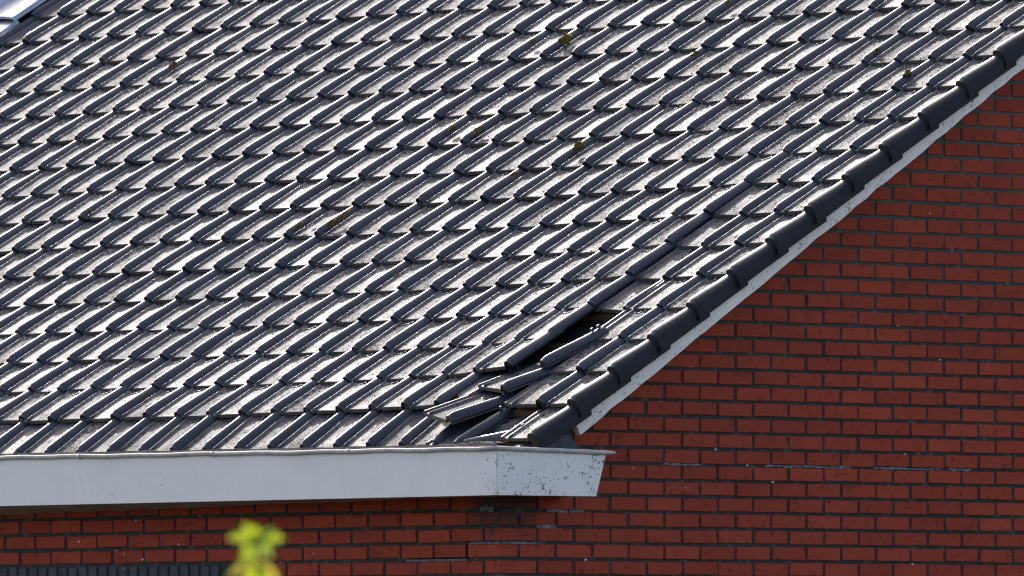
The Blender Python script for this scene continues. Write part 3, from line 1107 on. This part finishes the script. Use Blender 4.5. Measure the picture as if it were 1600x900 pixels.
def leaf_mesh(l, w, curl, seed):
    rs = random.Random(seed)
    n = 8
    v, f = [], []
    for i in range(n + 1):
        t = i / n
        ww = w * math.sin(math.pi * min(1, t * 0.94 + 0.05)) ** 0.8 * (1.15 - 0.5 * t)
        z = -curl * t * t
        e = rs.uniform(-0.05, 0.05) * w
        v += [(-ww / 2, t * l, z + 0.12 * ww + e), (0, t * l, z), (ww / 2, t * l, z + 0.12 * ww - e)]
    for i in range(n):
        a = i * 3
        f += [(a, a + 1, a + 4, a + 3), (a + 1, a + 2, a + 5, a + 4)]
    return v, f
def put_leaf(base, tip, w, face, mat, parent, seed, collect=None):
    d = tip - base
    l = d.length
    y = d.normalized()
    z = (face - y * face.dot(y)).normalized()
    x = y.cross(z)
    m = Matrix((x, y, z)).transposed().to_4x4()
    m.translation = base
    v, f = leaf_mesh(l, w, l * 0.18, seed)
    if collect is not None:
        k = len(collect[0])
        collect[0].extend([tuple(m @ Vector(q)) for q in v])
        collect[1].extend([tuple(a + k for a in q) for q in f])
        return
    o = mesh_obj('leaf', v, f, mat, parent, True)
    o.matrix_world = m
FC = (-F + Vector((0, 0, 0.5))).normalized()
hub = tw(402, 853)
for n, (b, t, w, mt, fx) in enumerate([
        ((398, 843), (355, 837), 0.034, M_LEAF, 0.2), ((404, 843), (446, 838), 0.036, M_LEAF, 0.5), ((394, 850), (374, 889), 0.036, M_LEAF, 0.1),
        ((400, 846), (382, 816), 0.026, M_LEAF, 0.7), ((404, 846), (428, 822), 0.024, M_LEAFD, 0.3), ((405, 850), (428, 870), 0.030, M_LEAFD, 0.6),
        ((402, 846), (400, 822), 0.026, M_LEAF, 0.9), ((402, 880), (440, 908), 0.028, M_LEAFO, 0.2), ((400, 878), (352, 898), 0.028, M_LEAFO, 0.5),
        ((403, 882), (385, 915), 0.036, M_LEAF, 0.5), ((404, 884), (420, 918), 0.036, M_LEAF, 0.3), ((402, 850), (398, 884), 0.024, M_LEAFD, 0.5)]):
    put_leaf(tw(*b, 0.008 * (n % 3)), tw(*t, 0.024 * fx - 0.008), w * 0.8, (FC + RV * (fx - 0.45)).normalized(), mt, tree, n)
mb = MB()
stem = [Vector((TIP.x, TIP.y, GROUND_Z)), Vector((TIP.x + 0.03, TIP.y - 0.02, GROUND_Z + 1.1)), Vector((TIP.x - 0.02, TIP.y + 0.01, GROUND_Z + 2.1)), tw(404, 930), tw(402, 880), tw(401, 842)]
rad = [0.028, 0.022, 0.013, 0.005, 0.0025, 0.0015]
def ring_stem(p, i):
    return [(p.x + rad[i] * math.cos(q * math.pi / 4), p.y + rad[i] * math.sin(q * math.pi / 4), p.z) for q in range(8)]
mb.sweep(ring_stem, stem)
for q in range(14):
    z0 = GROUND_Z + 1.0 + q * 0.13
    a = q * 2.4
    p0 = Vector((TIP.x, TIP.y, z0))
    p1 = p0 + Vector((math.cos(a), math.sin(a), 0.9)) * (0.34 - 0.012 * q)
    rad2 = [0.006, 0.002]
    mb.sweep(lambda p, i: [(p.x + rad2[i] * math.cos(t * math.pi / 3), p.y + rad2[i] * math.sin(t * math.pi / 3), p.z) for t in range(6)], [p0, p1])
mesh_obj('trunk', mb.v, mb.f, M_BARK, tree, True).matrix_world = Matrix.Identity(4)
coll = ([], [])
for q in range(220):
    z = random.uniform(GROUND_Z + 1.2, TIP.z - 0.17)
    rr = 0.34 * math.sqrt(random.random()) * (1.0 - 0.55 * max(0, (z - GROUND_Z - 1.6) / 1.5))
    a = random.uniform(0, 6.28)
    b = Vector((TIP.x + rr * math.cos(a), TIP.y + rr * math.sin(a), z))
    t = b + Vector((math.cos(a + random.uniform(-1, 1)), math.sin(a + random.uniform(-1, 1)), random.uniform(-0.6, 0.3))).normalized() * random.uniform(0.05, 0.075)
    if project(t)[1] < 915 or project(b)[1] < 915:
        continue
    put_leaf(b, t, 0.034, Vector((random.uniform(-.5, .5), random.uniform(-.5, .5), 1)), None, None, q, coll)
o = mesh_obj('crown', coll[0], coll[1], M_LEAFD, tree, True)
o.matrix_world = Matrix.Identity(4)
tag(o, kind='stuff')
